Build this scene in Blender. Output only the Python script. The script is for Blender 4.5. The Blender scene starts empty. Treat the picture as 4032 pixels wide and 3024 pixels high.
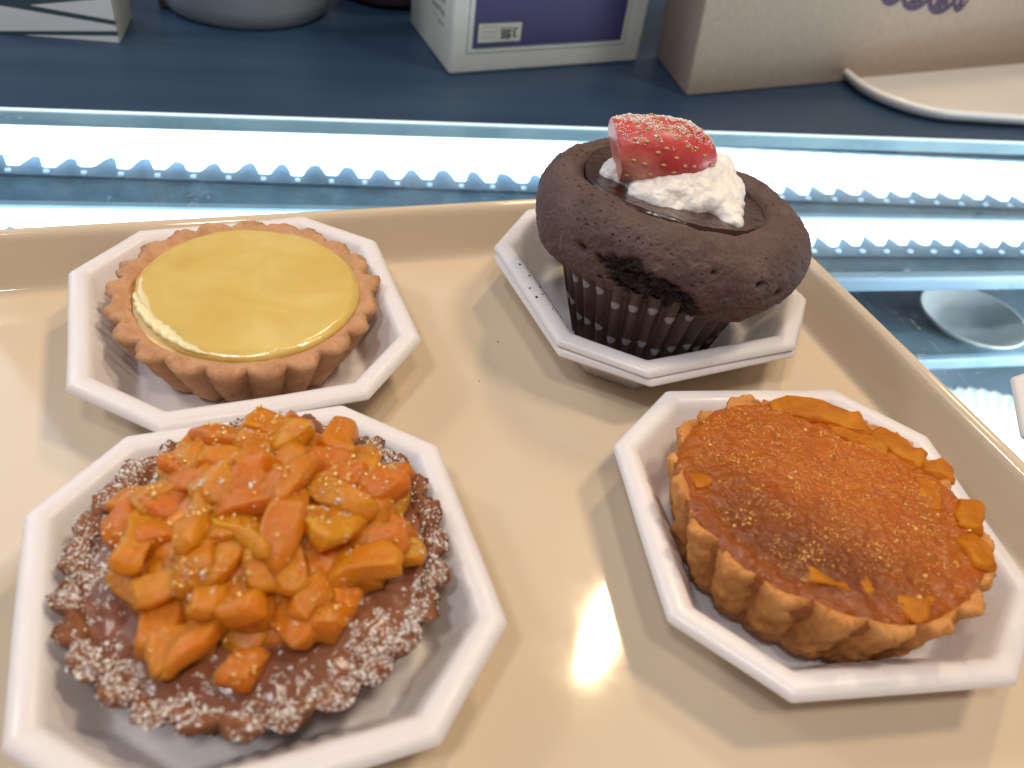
import bpy, bmesh, math, random
import numpy as np
from mathutils import Vector, Matrix, noise, Euler
from mathutils.bvhtree import BVHTree

random.seed(11)
rng = np.random.default_rng(7)
SC = bpy.context.scene
COL = SC.collection
R = math.radians
PI = math.pi

# ------------------------------------------------------------------ helpers
def tag(o, label=None, cat=None, group=None, kind=None):
    if label: o['label'] = label
    if cat: o['category'] = cat
    if group: o['group'] = group
    if kind: o['kind'] = kind
    return o

def thing(name, label, cat, loc=(0, 0, 0), rot=(0, 0, 0), group=None):
    o = bpy.data.objects.new(name, None)
    COL.objects.link(o)
    o.empty_display_size = 0.01
    o.location = loc
    o.rotation_euler = rot
    return tag(o, label, cat, group)

def mesh_obj(name, verts, faces, mat, parent=None, smooth=True, loc=None, rot=None, auto=None):
    me = bpy.data.meshes.new(name)
    me.from_pydata([tuple(v) for v in verts], [], [tuple(f) for f in faces])
    bm = bmesh.new(); bm.from_mesh(me)
    bmesh.ops.recalc_face_normals(bm, faces=bm.faces)
    bm.to_mesh(me); bm.free()
    if smooth:
        me.polygons.foreach_set('use_smooth', [True] * len(me.polygons))
        if auto is not None:
            try: me.set_sharp_from_angle(angle=R(auto))
            except Exception: pass
    if mat: me.materials.append(mat)
    o = bpy.data.objects.new(name, me)
    COL.objects.link(o)
    if parent: o.parent = parent
    if loc is not None: o.location = loc
    if rot is not None: o.rotation_euler = rot
    return o

def rings_mesh(rings, closed_top=False, closed_bottom=False, offset=0):
    """rings: list of arrays (n,3). Returns verts, faces of a lofted skin."""
    n = len(rings[0]); V = []; F = []
    for r in rings: V += [tuple(p) for p in r]
    for k in range(len(rings) - 1):
        a, b = k * n, (k + 1) * n
        for i in range(n):
            j = (i + 1) % n
            F.append((a + i, a + j, b + j, b + i))
    if closed_bottom:
        c = np.mean(rings[0], axis=0); V.append(tuple(c)); ci = len(V) - 1
        for i in range(n): F.append((ci, (i + 1) % n, i))
    if closed_top:
        c = np.mean(rings[-1], axis=0); V.append(tuple(c)); ci = len(V) - 1
        a = (len(rings) - 1) * n
        for i in range(n): F.append((ci, a + i, a + (i + 1) % n))
    return V, F

class MB:
    def __init__(s): s.V = []; s.F = []
    def add(s, V, F):
        k = len(s.V); s.V += [tuple(v) for v in V]; s.F += [tuple(i + k for i in f) for f in F]
    def box(s, lo, hi, M=None):
        x0, y0, z0 = lo; x1, y1, z1 = hi
        V = [(x0,y0,z0),(x1,y0,z0),(x1,y1,z0),(x0,y1,z0),(x0,y0,z1),(x1,y0,z1),(x1,y1,z1),(x0,y1,z1)]
        if M is not None: V = [tuple(M @ Vector(v)) for v in V]
        s.add(V, [(0,3,2,1),(4,5,6,7),(0,1,5,4),(1,2,6,5),(2,3,7,6),(3,0,4,7)])
    def prism(s, pts, z0, z1):
        n = len(pts)
        V = [(x, y, z0) for x, y in pts] + [(x, y, z1) for x, y in pts]
        F = [tuple(range(n))[::-1], tuple(range(n, 2 * n))] + [(i, (i + 1) % n, n + (i + 1) % n, n + i) for i in range(n)]
        s.add(V, F)
    def build(s, name, mat, parent=None, smooth=False, **k):
        return mesh_obj(name, s.V, s.F, mat, parent, smooth, **k)

def bevel(o, w, seg=2):
    m = o.modifiers.new('Bevel', 'BEVEL'); m.width = w; m.segments = seg; m.limit_method = 'ANGLE'; m.angle_limit = R(35)
    o.data.polygons.foreach_set('use_smooth', [True] * len(o.data.polygons))
    return o

def nz(p, s, oct=4):
    return noise.fractal(Vector((p[0] * s, p[1] * s, p[2] * s)), 0.9, 2.0, oct)

# ------------------------------------------------------------------ materials
class Mat:
    def __init__(s, name):
        s.m = bpy.data.materials.new(name); s.m.use_nodes = True
        s.t = s.m.node_tree; s.n = s.t.nodes; s.l = s.t.links
        s.b = s.n['Principled BSDF']
        s.tc = s.n.new('ShaderNodeTexCoord')
    def node(s, typ, **k):
        nd = s.n.new(typ)
        for a, v in k.items(): setattr(nd, a, v)
        return nd
    def set(s, **k):
        for a, v in k.items():
            i = s.b.inputs[a.replace('_', ' ')]
            i.default_value = (*v, 1) if isinstance(v, tuple) and len(v) == 3 and i.type == 'RGBA' else v
        return s
    def noise(s, scale, detail=4, rough=0.55, dist=0.0, coord='Object', stretch=None):
        nd = s.node('ShaderNodeTexNoise'); nd.inputs['Scale'].default_value = scale
        nd.inputs['Detail'].default_value = detail; nd.inputs['Roughness'].default_value = rough
        nd.inputs['Distortion'].default_value = dist
        src = s.tc.outputs[coord]
        if stretch:
            mp = s.node('ShaderNodeMapping'); mp.inputs['Scale'].default_value = stretch
            if len(stretch) == 3: pass
            s.l.new(src, mp.inputs['Vector']); src = mp.outputs['Vector']
        s.l.new(src, nd.inputs['Vector'])
        return nd.outputs['Fac']
    def voronoi(s, scale, feature='F1', coord='Object'):
        nd = s.node('ShaderNodeTexVoronoi', feature=feature); nd.inputs['Scale'].default_value = scale
        s.l.new(s.tc.outputs[coord], nd.inputs['Vector']); return nd
    def ramp(s, fac, stops):
        nd = s.node('ShaderNodeValToRGB'); e = nd.color_ramp.elements
        while len(e) < len(stops): e.new(0.5)
        for el, (p, c) in zip(e, stops):
            el.position = p
            el.color = (*c, 1) if len(c) == 3 else c
        s.l.new(fac, nd.inputs['Fac']); return nd.outputs['Color']
    def mix(s, fac, a, b):
        nd = s.node('ShaderNodeMix', data_type='RGBA')
        for i, v in ((0, fac), (6, a), (7, b)):
            if isinstance(v, tuple): nd.inputs[i].default_value = (*v, 1)
            elif isinstance(v, (int, float)): nd.inputs[i].default_value = v
            else: s.l.new(v, nd.inputs[i])
        return nd.outputs[2]
    def math(s, op, a, b=0.0, c=0.0):
        nd = s.node('ShaderNodeMath', operation=op)
        for i, v in enumerate((a, b, c)):
            if isinstance(v, (int, float)): nd.inputs[i].default_value = v
            else: s.l.new(v, nd.inputs[i])
        return nd.outputs[0]
    def map(s, v, a, b, c, d, smooth=True):
        nd = s.node('ShaderNodeMapRange'); nd.interpolation_type = 'SMOOTHSTEP' if smooth else 'LINEAR'
        for i, x in zip((1, 2, 3, 4), (a, b, c, d)): nd.inputs[i].default_value = x
        s.l.new(v, nd.inputs[0]); return nd.outputs[0]
    def attr(s, name):
        nd = s.node('ShaderNodeAttribute'); nd.attribute_name = name; return nd.outputs['Fac']
    def color(s, c): s.l.new(c, s.b.inputs['Base Color']); return s
    def link(s, v, inp): s.l.new(v, s.b.inputs[inp]); return s
    def bump(s, h, dist=0.001, strength=1.0, prev=None, to=('Normal',)):
        nd = s.node('ShaderNodeBump'); nd.inputs['Distance'].default_value = dist; nd.inputs['Strength'].default_value = strength
        s.l.new(h, nd.inputs['Height'])
        if prev is not None: s.l.new(prev, nd.inputs['Normal'])
        for t in to: s.l.new(nd.outputs['Normal'], s.b.inputs[t])
        return nd.outputs['Normal']

def sss(m, w, radius, scale):
    m.b.inputs['Subsurface Weight'].default_value = w
    m.b.inputs['Subsurface Radius'].default_value = radius
    m.b.inputs['Subsurface Scale'].default_value = scale

# foam dish
m = Mat('white_foam'); m.set(Base_Color=(0.76, 0.725, 0.735), Roughness=0.36)
m.b.inputs['Specular IOR Level'].default_value = 0.4
sss(m, 0.25, (1, .9, .85), 0.002)
b0 = m.bump(m.noise(70, 3), 0.0010, 0.22); b0 = m.bump(m.noise(420, 3), 0.0004, 0.16, b0); m.bump(m.noise(2200, 2), 0.0002, 0.14, b0)
m.link(m.map(m.noise(45, 4), .35, .7, .26, .46), 'Roughness')
FOAM = m.m
# cream coloured tray
m = Mat('cream_melamine')
m.color(m.ramp(m.noise(9, 3), [(0.3, (0.635, 0.520, 0.385)), (0.7, (0.665, 0.545, 0.405))]))
m.set(Roughness=0.2)
sa = m.map(m.noise(1.0, 3, .6, .3, stretch=(22, 700, 1)), .66, .78, 0, .02); sb_ = m.map(m.noise(1.0, 3, .6, .3, stretch=(620, 30, 1)), .68, .80, 0, .015)
m.link(m.math('ADD', m.map(m.noise(38, 6, .65), .3, .75, .045, .12), m.math('MAXIMUM', sa, sb_)), 'Roughness')
m.b.inputs['Specular IOR Level'].default_value = 0.5
m.bump(m.noise(26, 3), .0006, 0.04)
TRAY = m.m
# glass top of the case: thin sheet, clear, with fine scratches and dust
m = Mat('scratched_glass'); n = m.n; l = m.l
tr = m.node('ShaderNodeBsdfTransparent'); tr.inputs['Color'].default_value = (0.90, 0.955, 0.98, 1)
gl = m.node('ShaderNodeBsdfGlossy'); gl.inputs['Roughness'].default_value = 0.03
df = m.node('ShaderNodeBsdfDiffuse'); df.inputs['Color'].default_value = (0.75, 0.85, 0.9, 1)
lw = m.node('ShaderNodeLayerWeight'); lw.inputs['Blend'].default_value = .5
frv = m.math('ADD', .03, m.math('MULTIPLY', .9, m.math('POWER', lw.outputs['Facing'], 5.0)))
mx = m.node('ShaderNodeMixShader'); l.new(frv, mx.inputs[0]); l.new(tr.outputs[0], mx.inputs[1]); l.new(gl.outputs[0], mx.inputs[2])
s1 = m.map(m.noise(1.0, 3, .6, .4, stretch=(90, 420, 300)), .64, .72, 0, .35)
s2 = m.map(m.noise(1.0, 2, .5, .6, stretch=(500, 110, 300)), .66, .74, 0, .3)
pat = m.map(m.noise(14, 2), .48, .62, 0, 1)
sc = m.math('MULTIPLY', m.math('MAXIMUM', s1, s2), pat)
haze = m.map(m.noise(30, 4, .65), .4, .8, .0, .05)
mx2 = m.node('ShaderNodeMixShader'); l.new(m.math('MAXIMUM', sc, haze), mx2.inputs[0]); l.new(mx.outputs[0], mx2.inputs[1]); l.new(df.outputs[0], mx2.inputs[2])
l.new(mx2.outputs[0], n['Material Output'].inputs['Surface'])
GLASS = m.m

def plain(name, col, rough=0.5, spec=0.5, metal=0.0, var=0.12, scale=30, bumpd=0.0, bscale=200):
    m = Mat(name)
    a = tuple(c * (1 - var) for c in col); b = tuple(min(1, c * (1 + var)) for c in col)
    m.color(m.ramp(m.noise(scale, 4), [(0.3, a), (0.7, b)]))
    m.set(Roughness=rough, Metallic=metal); m.b.inputs['Specular IOR Level'].default_value = spec
    if bumpd: m.bump(m.noise(bscale, 4), bumpd, 0.6)
    return m.m

def emit(name, col, s, var=None):
    m = Mat(name); m.set(Base_Color=col, Roughness=.4)
    m.b.inputs['Emission Color'].default_value = (*col, 1); m.b.inputs['Emission Strength'].default_value = s
    return m.m

COUNTER = Mat('dark_counter')
m = COUNTER
m.color(m.ramp(m.noise(1.0, 4, .5, stretch=(3, 60, 1)), [(0.3, (0.016, 0.042, 0.092)), (0.7, (0.026, 0.060, 0.120))]))
m.set(Roughness=.42); COUNTER = m.m
LED_REFLECTION = emit('dim_led_reflection', (0.62, 0.82, 1.0), 0.55)  # dim glow standing for reflections of the LEDs, not a light source
LED = emit('led_diffuser', (0.86, 0.95, 1.0), 3.2)
EDGE = emit('glass_edge_glint', (0.72, 0.90, 1.0), 0.55)  # LED light leaking through the glass edge, put in as emission
GEDGE = plain('green_glass_edge', (0.42, 0.58, 0.64), .3)
CHANNEL = plain('blue_grey_metal', (0.08, 0.17, 0.26), .45, .4, 0, .3, 60, 0.0006, 240)
LIP = plain('pale_blue_metal', (0.28, 0.42, 0.55), .4)
DOTS = plain('pale_plastic', (0.75, 0.85, 0.9), .4)
GLOW_CATCHER = plain('blue_glow_catcher', (0.07, 0.15, 0.24), .5, .3, 0, .25, 40)  # for the strips added to show a glow beside the LED bars
CASEIN = plain('case_blue', (0.30, 0.40, 0.47), .5, .4, 0, .25, 12)
CASESHELF = plain('shelf_teal', (0.27, 0.38, 0.45), .35, .5, 0, .25, 16)
PLATE = plain('dull_white_china', (0.78, 0.78, 0.74), .3)
KRAFT = plain('kraft_card', (0.42, 0.345, 0.28), .75, .25, 0, .06, 220, .0002, 500)
CARD = plain('white_card', (0.70, 0.75, 0.72), .55, .3, 0, .03, 60)
CARDP = plain('pale_green_grey_card', (0.42, 0.46, 0.43), .55, .3, 0, .03, 60)
PURPLE = plain('indigo_print', (0.050, 0.048, 0.155), .5, .35, 0, .08, 40)
LACE = plain('purple_ink', (0.085, 0.065, 0.115), .6, .3)
INK = plain('grey_ink', (0.03, 0.04, 0.07), .6, .3)
INKL = plain('faint_grey_ink', (0.30, 0.32, 0.34), .6, .3)
STICK = plain('sticker_paper', (0.50, 0.54, 0.47), .55, .3, 0, .03)
SLATE = plain('slate_print', (0.05, 0.09, 0.12), .55, .3)
STRIPEW = plain('white_print', (0.70, 0.75, 0.82), .55, .3, 0, .03)
JARM = plain('grey_jar', (0.22, 0.26, 0.30), .45, .4, 0, .08, 20)
PINKM = plain('dull_pink', (0.13, 0.075, 0.085), .6, .3)
BROWNM = plain('dull_brown', (0.11, 0.09, 0.075), .6, .3)
WTRAY = plain('white_melamine', (0.76, 0.76, 0.75), .22, .5, 0, .02)

# sugar
m = Mat('icing_sugar'); m.set(Base_Color=(0.76, 0.73, 0.70), Roughness=.85); SUGAR = m.m

def crust_mat(name, dark, mid, light, spec=0.3, bump=.0006):
    m = Mat(name)
    c = m.ramp(m.noise(130, 6, .65), [(0.28, dark), (0.52, mid), (0.78, light)])
    c = m.mix(m.map(m.noise(900, 3), .58, .72, 0, .45), c, tuple(x * .55 for x in dark))
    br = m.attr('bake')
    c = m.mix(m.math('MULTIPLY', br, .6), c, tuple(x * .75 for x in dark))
    m.color(c); m.set(Roughness=.7); m.b.inputs['Specular IOR Level'].default_value = spec
    sss(m, .12, (1, .5, .25), .002)
    b0 = m.bump(m.noise(420, 6, .7), bump, .8); m.bump(m.noise(1500, 3), bump * .5, .6, b0)
    return m.m
CRUST_L = crust_mat('shortcrust_tan', (0.45, 0.225, 0.110), (0.56, 0.305, 0.160), (0.65, 0.39, 0.22))
CRUST_B = crust_mat('cocoa_crust', (0.17, 0.060, 0.025), (0.28, 0.105, 0.044), (0.38, 0.160, 0.070), .35, .0012)
CRUST_D = crust_mat('golden_crust', (0.50, 0.185, 0.042), (0.62, 0.275, 0.078), (0.72, 0.40, 0.155), .35)

# lemon gel
m = Mat('lemon_gel')
c = m.ramp(m.noise(38, 4, .55, .6), [(0.25, (0.62, 0.42, 0.105)), (0.5, (0.69, 0.50, 0.150)), (0.8, (0.78, 0.62, 0.25))])
m.color(c); m.set(Roughness=.24); sss(m, .5, (1, .6, .15), .006)
m.b.inputs['Coat Weight'].default_value = .6; m.b.inputs['Coat Roughness'].default_value = .12
b0 = m.bump(m.noise(55, 3, .5, .5), .0012, .35)
b1 = m.bump(m.math('MULTIPLY', m.noise(1100, 2), m.map(m.noise(45, 2), .5, .72, 0, 1)), .0005, .8, b0, ('Normal', 'Coat Normal'))
LEMON = m.m
m = Mat('pale_custard'); m.set(Base_Color=(0.80, 0.60, 0.30), Roughness=.35); sss(m, .4, (1, .8, .5), .004)
m.bump(m.noise(180, 4), .001, .5); CUSTARD = m.m
m = Mat('curd_film'); m.set(Base_Color=(0.88, 0.76, 0.42), Roughness=.22); sss(m, .4, (1, .8, .5), .004)
m.bump(m.noise(260, 4), .0012, .7); FILM = m.m

# chocolate cake
m = Mat('chocolate_cake')
c = m.ramp(m.noise(75, 6, .65), [(0.25, (0.084, 0.051, 0.050)), (0.55, (0.128, 0.082, 0.078)), (0.85, (0.175, 0.118, 0.112))])
c = m.mix(m.map(m.noise(1300, 3), .56, .70, 0, .6), c, (0.21, 0.088, 0.05))
v = m.voronoi(420); pits = m.math('MULTIPLY', m.map(v.outputs['Distance'], .10, .28, 1, 0), m.map(m.noise(60, 3), .42, .62, 0, 1))
c = m.mix(m.math('MULTIPLY', pits, .75), c, (0.022, 0.010, 0.009))
p = m.attr('crumb')
c = m.mix(p, c, m.ramp(m.noise(520, 5, .7), [(0.35, (0.008, 0.004, 0.005)), (0.60, (0.018, 0.009, 0.008)), (0.74, (0.085, 0.032, 0.02))]))
m.color(c); m.set(Roughness=.62); m.b.inputs['Specular IOR Level'].default_value = .34
h = m.math('SUBTRACT', m.noise(620, 6, .75), m.math('MULTIPLY', pits, 1.3))
b0 = m.bump(h, .0009, .8); m.bump(m.noise(2400, 2), .0004, .7, b0)
CAKE = m.m
m = Mat('ganache')
m.color(m.ramp(m.noise(90, 3), [(0.3, (0.040, 0.016, 0.012)), (0.7, (0.060, 0.026, 0.020))])); m.set(Roughness=.24)
b0 = m.bump(m.noise(110, 3), .0015, .5)
m.bump(m.math('MULTIPLY', m.noise(1600, 2), m.map(m.noise(60, 2), .55, .7, 0, 1)), .0005, .9, b0)
GANACHE = m.m
# liner: dark pleated paper with pale polka dots (dots laid out in angle/height attributes)
m = Mat('polka_paper')
dots = m.attr('dot')
c = m.mix(dots, m.ramp(m.noise(200, 4), [(0.3, (0.036, 0.016, 0.012)), (0.7, (0.068, 0.028, 0.020))]), (0.26, 0.25, 0.27))
m.color(c); m.set(Roughness=.42); LINER = m.m
# whipped cream
m = Mat('whipped_cream'); m.set(Base_Color=(0.86, 0.83, 0.81), Roughness=.42); sss(m, .35, (1, .8, .65), .004)
b0 = m.bump(m.noise(260, 5, .6), .0010, .55); m.bump(m.noise(1300, 3), .0003, .6, b0); CREAM = m.m
# strawberry: red skin, pale flesh where it is cut (attribute)
m = Mat('strawberry_flesh')
c = m.ramp(m.noise(120, 3), [(0.3, (0.46, 0.028, 0.032)), (0.7, (0.58, 0.065, 0.062))])
c = m.mix(m.attr('pale'), c, m.ramp(m.noise(150, 4, .6, stretch=(1, 3, 3)), [(0.3, (0.66, 0.20, 0.15)), (0.7, (0.76, 0.38, 0.28))]))
m.color(c); m.set(Roughness=.42); sss(m, .18, (1, .25, .15), .003)
m.b.inputs['Coat Weight'].default_value = .12; m.b.inputs['Coat Roughness'].default_value = .2
m.bump(m.noise(330, 3), .0007, .4); BERRY = m.m
m = Mat('strawberry_seed'); m.set(Base_Color=(0.50, 0.32, 0.10), Roughness=.4); SEED = m.m
# dark sticky filling
m = Mat('brown_filling')
m.color(m.ramp(m.noise(110, 5, .6), [(0.3, (0.140, 0.040, 0.017)), (0.7, (0.250, 0.090, 0.038))])); m.set(Roughness=.3)
m.b.inputs['Coat Weight'].default_value = .3; m.b.inputs['Coat Roughness'].default_value = .14
m.b.inputs['Specular IOR Level'].default_value = .2
b0 = m.bump(m.noise(300, 5, .65), .0014, .6); FILLING = m.m
# candied fruit, hue varies from piece to piece
m = Mat('candied_fruit')
oi = m.node('ShaderNodeObjectInfo')
c = m.ramp(oi.outputs['Random'], [(0.0, (0.88, 0.37, 0.010)), (0.3, (0.86, 0.31, 0.008)), (0.6, (0.84, 0.235, 0.008)), (0.85, (0.88, 0.355, 0.010)), (1.0, (0.92, 0.47, 0.020))])
c = m.mix(m.map(m.noise(1.0, 5, .65, .4, stretch=(120, 420, 300)), .42, .68, 0, .65), c, (0.80, 0.25, 0.006))
c = m.mix(m.map(m.noise(700, 3), .58, .70, 0, .5), c, (0.90, 0.52, 0.06))
m.color(c); m.set(Roughness=.30); m.b.inputs['Specular IOR Level'].default_value = .35
m.b.inputs['Coat Weight'].default_value = .6; m.b.inputs['Coat Roughness'].default_value = .08; m.b.inputs['Coat IOR'].default_value = 1.5
b0 = m.bump(m.noise(300, 4, .6), .0012, .6, None, ('Normal', 'Coat Normal')); m.bump(m.noise(800, 3), .0016, .9, b0, ('Coat Normal',))
m.b.inputs['Transmission Weight'].default_value = .36; m.b.inputs['IOR'].default_value = 1.35
pb = m.b; mo = m.n['Material Output']
tl = m.node('ShaderNodeBsdfTranslucent'); m.l.new(c, tl.inputs['Color'])
mxs = m.node('ShaderNodeMixShader'); mxs.inputs[0].default_value = .10
m.l.new(pb.outputs[0], mxs.inputs[1]); m.l.new(tl.outputs[0], mxs.inputs[2]); m.l.new(mxs.outputs[0], mo.inputs['Surface'])
sss(m, 1.0, (1, .75, .30), .0035); CANDY = m.m
m = Mat('amber_jelly'); m.color(m.ramp(m.noise(200, 4), [(0.3, (0.62, 0.17, 0.008)), (0.7, (0.80, 0.27, 0.012))])); m.set(Roughness=.4)
m.b.inputs['Specular IOR Level'].default_value = .15; m.b.inputs['Coat Weight'].default_value = .9; m.b.inputs['Coat Roughness'].default_value = .10
m.bump(m.noise(420, 4, .6), .0014, .7, None, ('Normal', 'Coat Normal')); sss(m, 1.0, (1, .75, .30), .003); JELLY = m.m
# caramelised top
m = Mat('caramel_top')
c = m.ramp(m.noise(300, 6, .65, .8), [(0.25, (0.36, 0.085, 0.010)), (0.5, (0.45, 0.122, 0.013)), (0.78, (0.54, 0.180, 0.018))])
sk = m.noise(1.0, 4, .6, .5, stretch=(50, 260, 100))
c = m.mix(m.map(sk, .5, .75, 0, .2), c, (0.42, 0.17, 0.03))
c = m.mix(m.attr('bake'), c, (0.085, 0.019, 0.008))
m.color(c); m.set(Roughness=.45); sss(m, .2, (1, .35, .08), .002)
m.b.inputs['Specular IOR Level'].default_value = .08
m.b.inputs['Coat Weight'].default_value = .7; m.b.inputs['Coat Roughness'].default_value = .08; m.b.inputs['Coat Tint'].default_value = (1, .9, .7, 1)
b0 = m.bump(m.noise(150, 4, .55), .0016, .45)
m.bump(m.math('MULTIPLY', m.noise(700, 3, .6), m.map(m.noise(240, 3), .35, .65, .45, 1)), .0011, .8, b0, ('Normal', 'Coat Normal'))
CARAMEL = m.m
m = Mat('candied_peel'); c = m.ramp(m.noise(160, 4), [(0.3, (0.70, 0.21, 0.006)), (0.7, (0.92, 0.40, 0.016))]); m.color(c); m.set(Roughness=.5)
m.b.inputs['Specular IOR Level'].default_value = .12; m.b.inputs['Coat Weight'].default_value = .9; m.b.inputs['Coat Roughness'].default_value = .10
b0 = m.bump(m.noise(330, 4, .65), .0014, .7, None, ('Normal', 'Coat Normal')); m.bump(m.noise(1100, 2), .0010, .8, b0, ('Coat Normal',))
tl = m.node('ShaderNodeBsdfTranslucent'); m.l.new(c, tl.inputs['Color'])
mxs = m.node('ShaderNodeMixShader'); mxs.inputs[0].default_value = .5
m.l.new(m.b.outputs[0], mxs.inputs[1]); m.l.new(tl.outputs[0], mxs.inputs[2]); m.l.new(mxs.outputs[0], m.n['Material Output'].inputs['Surface'])
PEEL = m.m
m = Mat('amber_glint'); m.set(Base_Color=(0.88, 0.50, 0.12), Roughness=.22, Metallic=.5); m.b.inputs['Specular IOR Level'].default_value = .8; CARAMEL_GLINT = m.m  # gold colour standing for lamp glints on the caramel
m = Mat('pale_gold_glint'); m.set(Base_Color=(0.92, 0.62, 0.22), Roughness=.22, Metallic=.35); m.b.inputs['Specular IOR Level'].default_value = .9; FRUIT_GLINT = m.m  # whitish gold colour standing for highlights on the fruit
CRUMB = plain('crumb_dark', (0.05, 0.02, 0.012), .8)

# ------------------------------------------------------------------ frames
FLOOR = -0.022                       # tray floor; the dish rims lie at z = 0
A_TRAY = R(24.3)
A_CASE = R(16.8)
def rot2(a, x, y): return (math.cos(a) * x - math.sin(a) * y, math.sin(a) * x + math.cos(a) * y)

# ------------------------------------------------------------------ tray
def rrect(x0, x1, y0, y1, r, nc=14, ne=30):
    P = []
    for cx, cy, a0 in ((x1 - r, y1 - r, 0), (x0 + r, y1 - r, 90), (x0 + r, y0 + r, 180), (x1 - r, y0 + r, 270)):
        for i in range(nc + 1):
            a = R(a0 + 90 * i / nc); P.append((cx + r * math.cos(a), cy + r * math.sin(a)))
    Q = []
    for i in range(len(P)):
        a, b = P[i], P[(i + 1) % len(P)]; Q.append(a)
        if math.hypot(a[0] - b[0], a[1] - b[1]) > .05:
            for k in range(1, ne): Q.append((a[0] + (b[0] - a[0]) * k / ne, a[1] + (b[1] - a[1]) * k / ne))
    return Q
prof = [(.0125, -.0245), (.0085, -.0215), (.0045, -.0062), (.0022, -.0052), (.0004, -.0052), (-.0006, -.0038), (-.0003, -.0016), (.0008, -.0004), (.0022, -.0001), (.0036, -.0008),
        (.0046, -.0024), (.0052, -.0042), (.0066, -.0105), (.0084, -.0180), (.0090, -.0202), (.0100, -.0214), (.0118, -.0220), (.0150, FLOOR)]
rings = [np.array([(x, y, z) for x, y in rrect(-.27 + d, .2395 - d, -.075 + d, .2990 - d, .060 - d)]) for d, z in prof]
V, F = rings_mesh(rings, True, True)
tray = mesh_obj('serving_tray', V, F, TRAY, rot=(0, 0, A_TRAY))
tag(tray, 'glossy cream serving tray with rounded raised rim holding the four pastries', 'tray')

# ------------------------------------------------------------------ octagonal foam dishes
CUT = 0.4375 * 0.055
def oct_ring(a, z, r=.0022, rib=0.0, nl=44, ns=14, nc=6, dz=0.0):
    c = CUT - (0.055 - a) * (2 - math.sqrt(2))
    P = [(-a + c, a), (a - c, a), (a, a - c), (a, -a + c), (a - c, -a), (-a + c, -a), (-a, -a + c), (-a, a - c)]
    out = []
    for i in range(8):
        p0 = Vector(P[i - 1]); p = Vector(P[i]); p1 = Vector(P[(i + 1) % 8])
        d0 = (p0 - p).normalized(); d1 = (p1 - p).normalized()
        t = r * math.tan(R(22.5))
        s, e = p + d0 * t, p + d1 * t
        for k in range(nc + 1):
            u = k / nc
            q = s * (1 - u) ** 2 + p * 2 * u * (1 - u) + e * u * u
            out.append((q.x, q.y, z))
        nxt = p1 - d1 * t
        n = nl if i % 2 == 0 else ns
        nrm = Vector((-d1.y, d1.x)); nrm = nrm if nrm.dot(-p) > 0 else -nrm
        for k in range(1, n):
            u = k / n; q = e.lerp(nxt, u); off = 0.0
            if rib and i % 2 == 0:
                win = max(0, 1 - abs(u - .5) / .30); win = min(1, win * 4)
                off = rib * win * abs(math.sin((u - .2) / .6 * 6 * PI))
            q = q + nrm * off
            out.append((q.x, q.y, z))
    return np.array(out)
DPROF = [(.0366, -.0218, 0), (.0374, -.0212, 0), (.0462, -.0058, 0), (.0470, -.0042, 0), (.0532, -.0037, 0), (.0548, -.0034, 0), (.0552, -.0026, 0), (.0549, -.0016, 0), (.0540, -.0006, 0), (.0526, -.0001, 0),
         (.0508, .0001, 0), (.0492, -.0003, 0), (.0480, -.0012, 0), (.0470, -.0028, .3), (.0450, -.0062, 1), (.0395, -.0165, 1), (.0384, -.0186, .8), (.0374, -.0196, .2), (.0362, -.0200, 0)]
def dish_mesh(seed):
    rg = []
    for a, z, rb in DPROF:
        ring = oct_ring(a, z, .0022, .0011 * rb)
        for p in ring:
            ang = math.atan2(p[1], p[0])
            p[2] += .0004 * math.sin(2 * ang + seed) * max(0, (z + .02) / .02)
            k = 1 + .006 * noise.noise(Vector((math.cos(ang) * 1.5 + seed, math.sin(ang) * 1.5, 0)))
            p[0] *= k; p[1] *= k
        rg.append(ring)
    return rings_mesh(rg, True, True)
def dish(label, loc, rz, seed, group='octagonal foam dishes'):
    V, F = dish_mesh(seed)
    o = mesh_obj('foam_dish', V, F, FOAM, loc=loc, rot=(0, 0, rz), auto=42)
    return tag(o, label, 'dish', group)
DA, DB, DC, DD = (-.0967, .2192), (-.0549, .1159), (.0474, .2765), (.0952, .1638)
dish('white octagonal foam dish under the smooth yellow lemon tart', (*DA, 0), .4753, 1.0)
dish('white octagonal foam dish under the tart heaped with candied fruit', (*DB, 0), .4485, 2.3)
dish('upper of two nested white octagonal foam dishes, cradling the chocolate cupcake', (*DC, .0030), .4879, 3.1)
dish('lower of two nested white octagonal foam dishes, touching the tray below the cupcake', (DC[0] + .0006, DC[1] - .0006, -.0003), .4879 + R(.8), 4.0)
dish('white octagonal foam dish under the caramel topped tart', (*DD, 0), .2450, 5.2)
dish('white foam dish corner on the glass right of the tray', (.2455, .2260, -.0045), .55, 6.2)

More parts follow.
